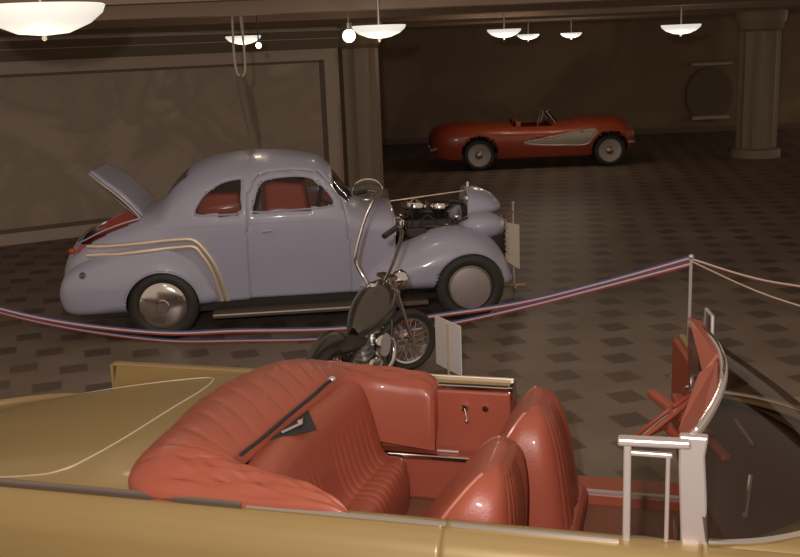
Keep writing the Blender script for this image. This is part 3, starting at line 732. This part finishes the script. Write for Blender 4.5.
# rear seat
def rseat(u,v):
    # u across the car, v down the seat
    y=.07+u*1.28
    P=cr([(-.10,0,.965),(-.02,0,.985),(.05,0,.94),(.09,0,.80),(.13,0,.63),(.17,0,.555),(.22,0,.55),(.28,0,.545),(.32,0,.51),(.34,0,.42),(.34,0,.30)],4)
    k=v*(len(P)-1); i=min(int(k),len(P)-2); p=P[i].lerp(P[i+1],k-i)
    mid=math.exp(-((u-.5)/.06)**2)
    x,z=p.x,p.z
    pl=abs(math.sin(PI*u*22))
    if .25<v<.88:
        g=(1-pl)**3*.008*min(1,min(v-.25,.88-v)*12)*(1 if (.08<u<.44 or .56<u<.92) else 0); x-=g*.8; z-=g*.6
    e=abs(2*u-1)**10; x-=.02*e
    curve=.10*(abs(2*u-1)**2); x+=curve*(1 if v<.5 else max(0,1-(v-.5)*3))*.6
    return (x,y,z)
MB().grid(rseat,180,70).build('rear_seat','red',gc,solid=.01)
# front seat backs, tipped forward
def fseat(y0,y1,tip,xb,zb,name):
    H=(.635 if y0<.5 else .60); T=.34
    def fn(u,v):
        a=2*PI*u; ca,sa=math.cos(a),math.sin(a)
        cx=math.copysign(abs(ca)**.55,ca); cy=math.copysign(abs(sa)**.45,sa)
        s=(1-v**5)**.45 if v<1 else 0
        w=(y1-y0)/2*(1-.10*v)*(.35+.65*s); th=T/2*(1.65-1.0*v)*s
        yc=(y0+y1)/2; h=H*v
        X=cx*th; Yv=yc+cy*w
        if cx>0 and v<.95 and abs(cy)<.86:
            pl=abs(math.sin(PI*(cy*5.5))); X-=.012*(1-pl)**3
        if cx<0 and abs(cy)<.9: X+=.012*math.cos(cy*PI/2)*1-.0
        c,sn=math.cos(tip),math.sin(tip)
        return (xb+X*c+h*sn,Yv,zb+h*c-X*sn)
    return MB().grid(fn,120,34,0,True),fn
for (y0,y1,tip,xb) in((.06,.80,.34,.785),(.80,1.48,.16,.96)):
    mb,fn=fseat(y0,y1,tip,xb,.42,'s'); so=mb.build('front_seat_back','red',gc)
    for du in (.36,.64):
        MB().tube([tuple(Vector(fn(du,k/20*.96))) for k in range(21)],.008,6).build('piping','piping',so)
    MB().bx((xb-.1,y0+.01,.30),(xb+.30,y1-.01,.44)).build('front_seat_cushion','red',gc,False,.045,seg=3)
# dashboard
def dash(u,v):
    y=.06+u*1.48; b=.12*(1-(2*u-1)**2)
    P=[(1.74,.52),(1.70,.60),(1.70,.72),(1.73,.80),(1.80,.85),(1.92,.87),(2.05,.87)]
    k=v*(len(P)-1); i=min(int(k),len(P)-2); t=k-i
    return (P[i][0]*(1-t)+P[i+1][0]*t+b*(.2 if v<.6 else .2+ (v-.6)*6)*.9,y,P[i][1]*(1-t)+P[i+1][1]*t)
MB().grid(dash,30,20).build('dashboard','dashm',gc,solid=.01)
MB().box((1.70,.45,.70),(.02,.3,.05)).box((1.72,1.2,.72),(.03,.36,.09)).box((1.75,.8,.66),(.02,.2,.09)).build('instrument_panel','chrome',gc,False,.01)
t1=2*PI
MB().tube([(1.62+.15*math.sin(a)+.06*math.cos(a),1.14+.20*math.cos(a),.93+.13*math.sin(a)) for a in [t1*k/32 for k in range(32)]],.011,8,True).tube([(1.57,.96,.93),(1.65,1.14,.90),(1.67,1.33,.93)],.010).tube([(1.65,1.14,.90),(1.72,1.155,.82)],.022).build('steering_wheel','redd',gc)
MB().tube([(1.63+.10*math.sin(a)+.04*math.cos(a),1.14+.135*math.cos(a),.92+.085*math.sin(a)) for a in [t1*k/28 for k in range(28)]],.005,6,True).build('horn_ring','chrome',gc)
MB().tube([(1.95,.28,.905),(1.99,.62,.91)],.012).build('dash_glint_strip','chrome',gc)  # added chrome strips on the dash stand in for windshield glints
MB().tube([(2.02,.95,.91),(1.96,1.25,.91)],.008).build('dash_glint_strip','chrome',gc)
# diagonal red kick panel / door post at the far side
MB().bx((1.78,1.50,.30),(1.90,1.72,.90)).build('far_hinge_pillar','red',gc,False,.01)
MB().box((1.70,1.36,.885),(.06,.62,.045),RZ(.45)).box((1.82,1.18,.86),(.05,.6,.04),RZ(.3)).build('dash_top_pad','red',gc,False,.015)
# cowl, hood
def hood(u,v):
    x=2.02+u*1.6; y=.0+v*1.6; e=abs(2*v-1)
    x+= (1-u)*(.48*(1-e**3)-.18)
    return (x,y,.905+.045*(1-e**2)-.05*u*u)
MB().grid(hood,30,30).build('hood','gold',gc,solid=.012)
def cowlc(s): # s -1..1 across
    return (1.80+.58*(1-abs(s)**3.0)**.6, .80+.80*s*(1.0), .925+.025*(1-s*s))
def headc(s):
    return (1.745+.13*(1-s*s), .775+.735*s, 1.30+.035*(1-s*s))
ctop=[headc(-1+2*k/40) for k in range(41)]; cbot=[cowlc(-1+2*k/40) for k in range(41)]
def wsf(u,v):
    s=-math.cos(u*PI) if True else 0
    a,b=Vector(headc(s)),Vector(cowlc(s)); p=b.lerp(a,v); p.x+=.03*math.sin(PI*v)*(1-s*s); return p
MB().grid(wsf,60,16).build('windshield','glassw',gc)
MB().tube([headc(-1+2*k/60) for k in range(61)],.020,8,flat=.8).build('windshield_header','satin',gc)
MB().tube([headc(-.96+1.92*k/40)[0:1]+(headc(-.96+1.92*k/40)[1],headc(-.96+1.92*k/40)[2]+.02) for k in range(41)],.007,6).build('header_trim','chrome',gc)
MB().tube([tuple(Vector(cowlc(-math.cos(PI*k/60)))+Vector((0.01,0,.0))) for k in range(61)],.013,8).build('windshield_base_trim','chrome',gc)
def pillar(y,sg,n_=0):
    P=[(1.715+n_,y,.90),(1.81,y,.90),(1.80,y,1.1),(1.79,y,1.24),(1.80,y+.02*sg,1.315),(1.70+n_,y,1.315),(1.70+n_,y,1.2)]
    return MB().prism([(p[0],p[2]) for p in P],'y',y-.02,y+.025)
pillar(.03,-1).build('near_windshield_pillar','satin',gc,False,.008)
pillar(1.53,1,.035).build('far_windshield_pillar','chrome',gc,False,.008)
# vent window on the near door
vf=MB(); vf.box((1.525,.0,1.09),(.028,.028,.38)).box((1.665,.0,1.08),(.016,.02,.34)).box((1.60,.0,1.245),(.16,.02,.018)).build('vent_window_frame','satin',gc,False,.005)
MB().box((1.615,.0,1.292),(.25,.05,.028),RY(-.02)).build('vent_window_cap','satin',gc,False,.008)
MB().bx((1.535,-.003,.92),(1.66,.003,1.24)).build('vent_window_glass','glass',gc,False)
# sun visors
def visor(pts,name):
    mb=MB(); P=[Vector(p) for p in pts]; n=(P[1]-P[0]).cross(P[2]-P[0]).normalized()*.010
    k=len(P); mb.add([p-n for p in P]+[p+n for p in P],[tuple(range(k))[::-1],tuple(range(k,2*k))]+[(i,(i+1)%k,k+(i+1)%k,k+i) for i in range(k)])
    mb.build('sun_visor','red',gc,False,.006)
visor([(1.80,1.44,1.33),(1.86,.90,1.34),(1.80,.86,1.26),(1.74,1.40,1.36)],'a')
visor([(1.86,.86,1.32),(1.84,.36,1.31),(1.78,.22,1.28),(1.725,.24,1.22),(1.70,.36,1.19),(1.78,.80,1.28)],'b')
MB().tube([(1.84,.87,1.31),(1.80,.87,1.26),(1.77,.87,1.22)],.008).box((1.76,.87,1.19),(.012,.20,.055),RY(.2)).build('rear_view_mirror','chrome',gc,False,.003)
# open far door
def fd(p,q=(1.80,1.70),deg=101):
    a=math.radians(deg); return (q[0]+p[0]*math.cos(a)-p[1]*math.sin(a),q[1]+p[0]*math.sin(a)+p[1]*math.cos(a),p[2])
def fbox(a,b):
    m=MB().bx(a,b); m.v=[fd(p) for p in m.v]; return m
fdo=fbox((0,-.11,.34),(.92,-.07,.92)).build('far_door','gold',gc,False,.012)
fbox((.02,-.07,.36),(.90,-.03,.90)).build('far_door_panel','redd',fdo,False,.008)  # darker red puts the shade on the door's inner face into its colour
fbox((.08,-.03,.62),(.55,.035,.68)).build('armrest','red',fdo,False,.015)
fbox((.0,-.10,.92),(.30,-.05,.935)).build('door_top_trim','chrome',fdo,False)
m=MB().tube([fd(p) for p in [(.04,-.07,.93),(.06,-.07,1.27),(.20,-.07,1.27),(.27,-.07,.93)]],.010,6); m.build('vent_window_frame','satin',fdo)
m=MB().add([fd(p) for p in [(.05,-.07,.93),(.07,-.07,1.26),(.19,-.07,1.26),(.26,-.07,.93)]],[(0,1,2,3)]); m.build('vent_window_glass','glass',fdo,solid=.005)
m=MB().tube([fd(p) for p in [(.30,-.03,.80),(.30,.0,.80),(.36,.01,.76)]],.009); m.build('inner_handle','chrome',fdo)
for x,y,sg in((-1.15,.06,-1),(-1.15,1.54,1),(2.55,-.02,-1),(2.55,1.62,1)):
    if 1: wheel(gc,(x,y,.34),.34,.2,sg,.2,'dome')
MB().bx((-2.2,.05,.2),(3.4,1.55,.26)).build('floor_pan','dark',gc,False)
MB().bx((3.5,.1,.3),(3.6,1.5,.85)).build('front_grille','dark',gc,False,.02)
MB().tube(cr([(3.45,-.1,.42),(3.72,.1,.42),(3.76,.8,.42),(3.72,1.5,.42),(3.45,1.7,.42)],6),.05,10).build('front_bumper','chrome',gc)

# ------------------------------------------------------------------ MOTORCYCLE
rw=Vector((-.55,6.90,0)); fw_=Vector((.04,8.05,0)); d=(fw_-rw); WB=d.length
mc=thing('motorcycle','dark chopper motorcycle with tall handlebars, between the two big cars','motorcycle',tuple(rw),math.degrees(math.atan2(d.y,d.x)))
def mwheel(x,R,w,yaw,name):
    Rm=RZ(yaw); cc=Vector((x,0,R)); ax=Rm@Vector((0,1,0))
    o=MB().lathe([(R-.07,-w*.4),(R-.03,-w*.5),(R-.005,-w*.3),(R,0),(R-.005,w*.3),(R-.03,w*.5),(R-.07,w*.4)],ax,cc,40).build(name,'black',mc)
    MB().lathe([(R-.065,-w*.35),(R-.085,-w*.3),(R-.085,w*.3),(R-.065,w*.35)],ax,cc,40).build('rim','chrome',o)
    MB().lathe([(0,-.07),(.05,-.065),(.055,-.03),(.03,-.02),(.03,.02),(.055,.03),(.05,.065),(0,.07)],ax,cc,20).build('hub','chrome',o)
    sp=MB()
    for k in range(24):
        a=2*PI*k/24; a2=a+(.5 if k%2 else -.5)
        e=Vector((math.cos(a),0,math.sin(a)))*(R-.08); h=Vector((math.cos(a2),0,math.sin(a2)))*.045; h.y=.045*(1 if (k//2)%2 else -1)
        sp.tube([cc+Rm@h,cc+Rm@e],.0018,4)
    so=sp.build('spokes','satin',o)
    return o
SY=-.62
mwheel(0,.29,.13,0,'rear_wheel'); mwheel(WB,.265,.10,SY,'front_wheel')
# frame
fr=MB()
for s in(-1,1):
    fr.tube(cr([(0,s*.09,.29),(.2,s*.09,.22),(.5,s*.09,.16),(.78,s*.08,.2),(.95,s*.04,.5),(1.0,0,.72)],5),.016).tube(cr([(0,s*.09,.29),(.2,s*.08,.42),(.42,s*.06,.55),(.7,s*.03,.66),(1.0,0,.74)],5),.016)
fr.build('frame','dark',mc)
e=MB().bx((.42,-.10,.16),(.74,.10,.34)).tube([(.56,0,.3),(.46,0,.56)],.062,14).tube([(.62,0,.3),(.72,0,.56)],.062,14); e.build('engine','steel',mc,True,.015)
fins=MB()
for k in range(5):
    fins.lathe([(.085,0),(.085,.008),(0,.01)],(-.36,0,1),(.535-.02*k*.9,0,.36+.045*k),16).lathe([(.085,0),(.085,.008),(0,.01)],(.36,0,1),(.645+.02*k*.9,0,.36+.045*k),16)
fins.build('cylinder_fins','satin',mc)
MB().lathe([(0,.05),(.09,.045),(.1,.02),(.1,0)],(0,-1,0),(.60,-.12,.44)).build('air_cleaner','chrome',mc)
MB().lathe([(0,.03),(.11,.025),(.12,0)],(0,-1,0),(.5,-.11,.25)).lathe([(0,.03),(.11,.025),(.12,0)],(0,1,0),(.5,.11,.25)).build('primary_cover','chrome',mc)
for s in(-1,1):
    MB().tube(cr([(.66,s*.1,.5),(.76,s*.14,.42),(.7,s*.16,.28),(.45,s*.17,.22),(.1,s*.17,.24),(-.1,s*.17,.28)],6),.024,10).build('exhaust_pipe','chrome',mc)
def tank(u,v):
    a=2*PI*u; x=.40+.56*v; r=(math.sin(PI*min(1,v*.94+.03))**.5); r*=(.75+.35*v)
    hz=.17*r*(1.15 if math.sin(a)>0 else .7); wy=.185*r
    return (x,wy*math.cos(a),.56+.20*v+hz*math.sin(a)+.012*max(0,math.sin(a))**20)
MB().grid(tank,32,22,0,True).build('fuel_tank','tankp',mc)
MB().lathe([(0,.03),(.03,.028),(.035,0)],c=(.74,0,.86),n=16).build('tank_cap','chrome',mc)
MB().ell((.3,0,.52),(.22,.13,.05)).build('seat','black',mc)
MB().tube([(.0+.33*math.cos(a),0,.29+.33*math.sin(a)) for a in [.45+2.2*k/20 for k in range(21)]],.075,10,flat=.25).build('rear_mudguard','tankp',mc)
# steering group yawed
Rz=RZ(SY*.9); hd=Vector((1.02,0,.74))
def st(p): v=Vector(p)-Vector((WB,0,0)); w_=Rz@v; return Vector((WB,0,0))+w_
fk=MB()
for s in(-1,1): fk.tube([st((WB,s*.085,.265)),st((WB-.14,s*.085,.74)),st((WB-.17,s*.085,.85))],.019,10)
fk.build('fork_leg','chrome',mc)
MB().box(st((WB-.15,0,.72)),(.07,.22,.03),Rz).box(st((WB-.17,0,.84)),(.07,.22,.03),Rz).tube([st((WB-.13,0,.70)),st((WB-.18,0,.86))],.03).build('fork_yoke','chrome',mc)
mw=Matrix.Translation(rw)@Matrix.Rotation(math.atan2(d.y,d.x),4,'Z'); mi=mw.inverted()
def L(*p): return mi@Vector(p)
hb=MB()
hb.tube(cr([L(-.26,7.93,.76),L(-.28,8.0,.80),L(-.35,8.03,.93),L(-.352,8.04,1.04),L(-.27,8.08,1.30),L(-.185,8.1,1.47),L(-.20,8.06,1.53),L(-.27,7.95,1.55)],6),.015,10)
hb.tube(cr([L(-.17,7.88,.76),L(-.14,7.86,.80),L(-.07,7.82,.94),L(.01,7.76,1.15),L(.03,7.72,1.25),L(.015,7.66,1.30),L(-.03,7.6,1.30)],6),.015,10)
hb.tube([L(-.27,7.93,.76),L(-.16,7.88,.76)],.016,10)
hbo=hb.build('handlebar','chrome',mc)
MB().tube([L(-.01,7.62,1.305),L(-.11,7.50,1.26)],.022,10).build('grip','black',hbo)
MB().tube([L(-.25,7.98,1.545),L(-.33,7.86,1.55)],.022,10).build('grip','black',hbo)
mr_=MB().lathe([(0,.012),(.105,.010),(.122,.004),(.118,-.015),(.07,-.04),(0,-.05)],L(.05,-1,.42)-L(0,0,0),(0,0,0),28)
cM=L(-.235,8.12,1.535); mr_.v=[(cM.x+x,cM.y+y,cM.z+z*.72) for x,y,z in mr_.v]; mr_.build('mirror','tankp',mc)
MB().tube([(cM.x+p_.x*.12,cM.y+p_.y*.12,cM.z+p_.z*.12*.72) for p_ in [(Vector((0,0,1))*math.cos(q_)+(L(.05,-1,.42)-L(0,0,0)).normalized().cross(Vector((0,0,1))).normalized()*math.sin(q_)) for q_ in [2*PI*k/32 for k in range(32)]]],.007,6,True).build('mirror_rim','chrome',mc)
MB().lathe([(0,-.02),(.03,-.02),(.075,.04),(.085,.09),(.08,.10),(0,.115)],Rz@Vector((1,0,-.1)),st((WB-.12,0,.80))).build('headlamp','chrome',mc)
MB().tube([(.5,.12,.14),(.45,.3,.01)],.012).build('kickstand','steel',mc)

# ------------------------------------------------------------------ barrier post, ribbons, signs
t=thing('barrier_post','slim pale upright post holding the ribbon, behind the gold convertible','post',(2.27,7.59,0))
MB().lathe([(.013,.02),(.013,.97),(.0,.97)],n=14).build('pole','postw',t)
MB().ell((0,0,.985),(.022,.022,.022)).build('ball_top','satin',t)
MB().lathe([(0,.03),(.1,.02),(.14,.0),(0,0)]).build('base','steel',t)
t=thing('barrier_post','slim pale upright post left of the blue coupe, holding the left end of the ribbon','post',(-4.6,8.6,0))
MB().lathe([(.013,.02),(.013,.97),(.0,.97)],n=14).build('pole','postw',t); MB().ell((0,0,.985),(.022,.022,.022)).build('ball_top','satin',t); MB().lathe([(0,.03),(.1,.02),(.14,.0),(0,0)]).build('base','steel',t)
for px_,py_,lb_ in ((4.72,6.95,'slim pale post beyond the right edge holding the upper pale ribbon'),(4.22,5.25,'slim pale post beyond the right edge holding the lower pale ribbon')):
    t=thing('barrier_post',lb_,'post',(px_,py_,0))
    MB().lathe([(.013,.02),(.013,.97),(.0,.97)],n=14).build('pole','postw',t); MB().ell((0,0,.985),(.022,.022,.022)).build('ball_top','satin',t); MB().lathe([(0,.03),(.1,.02),(.14,.0),(0,0)]).build('base','steel',t)
def ribbon(pts,name,label,w=.042,tw=0,mats=('ribb','ribw','ribr')):
    P=cr(pts,10); mb=MB(); n=len(P)
    for i in range(n-1):
        for k in range(3):
            vs=[]
            for q,kk in((i,k),(i+1,k),(i+1,k+1),(i,k+1)):
                a=tw*(q/(n-1)); off=w*(.5-kk/3)
                vs.append(P[q]+Vector((0,-math.sin(a)*off,math.cos(a)*off)))
            mb.add(vs,[(0,1,2,3)],k)
    o=mb.build(name,list(mats),smooth=False,solid=.002)
    return tag(o,label,'ribbon')
ribbon([(2.26,7.59,.975),(1.63,7.9,.725),(1.0,8.15,.52),(.33,8.3,.40),(-.5,8.45,.275),(-1.43,8.5,.275),(-2.22,8.5,.295),(-3.31,8.5,.50),(-4.6,8.6,.93)],'barrier_ribbon','upper red, white and blue ribbon strand drooping across the blue coupe')
ribbon([(2.26,7.585,.93),(1.63,7.88,.695),(1.0,8.13,.48),(.33,8.28,.315),(-.5,8.43,.195),(-1.43,8.48,.19),(-2.22,8.48,.235),(-3.31,8.48,.47),(-4.6,8.58,.90)],'barrier_ribbon','lower red, white and blue ribbon strand drooping across the blue coupe',tw=.5)
ribbon([(2.28,7.58,.965),(2.86,7.4,.80),(3.6,7.2,.76),(4.7,6.95,.955)],'barrier_ribbon','upper thin pale ribbon running off to the right of the post',w=.018,mats=('ribw','cream','ribr'))
ribbon([(2.28,7.58,.945),(2.72,6.95,.79),(3.3,6.3,.74),(4.2,5.25,.955)],'barrier_ribbon','lower thin pale ribbon running off to the right of the post',w=.014,mats=('cream','cream','drib'))
t=thing('sign_stand','white blank card on a slim wooden stake between motorcycle and gold convertible','sign',(.36,7.58,0))
a=Vector((.27-.36,7.74-7.58,0)); b=Vector((.45-.36,7.39-7.58,0))
mb=MB()
for p,q in((a,b),):
    n=(q-p).normalized().cross(Vector((0,0,1)))*.004
    mb.add([p+n+Vector((0,0,.15)),q+n+Vector((0,0,.15)),q+n+Vector((0,0,.555)),p+n+Vector((0,0,.555)),p-n+Vector((0,0,.15)),q-n+Vector((0,0,.15)),q-n+Vector((0,0,.555)),p-n+Vector((0,0,.555))],[(0,1,2,3),(7,6,5,4),(0,4,5,1),(1,5,6,2),(2,6,7,3),(3,7,4,0)])
mb.build('card','white',t,False)
MB().bx((-.012,-.035,0),(.006,-.017,.53)).build('stake','wood',t,False); MB().bx((-.1,-.035,0),(.1,-.017,.02)).bx((-.012,-.12,0),(.006,.08,.02)).build('foot','wood',t,False)
t=thing('sign_stand','cream blank card on a pale post in front of the blue coupe','sign',(1.27,10.85,0))
MB().lathe([(.011,.02),(.011,.92),(0,.92)],n=12).build('pole','postw',t); MB().ell((0,0,.935),(.02,.02,.02)).build('ball_top','satin',t)
MB().add([(-.13,-.03,.32),(.06,-.06,.20),(.06,-.06,.70),(-.13,-.03,.74)],[(0,1,2,3)]).build('card','cream',t,False,solid=.006)
MB().bx((-.13,-.012,0),(.13,.012,.02)).bx((-.012,-.13,0),(.012,.13,.02)).build('foot','wood',t,False)
MB().tube(cr([(-.13,-.01,.76),(-.05,-.02,.80),(0,-.012,.84)],5),.010).build('red_cord','drib',t)
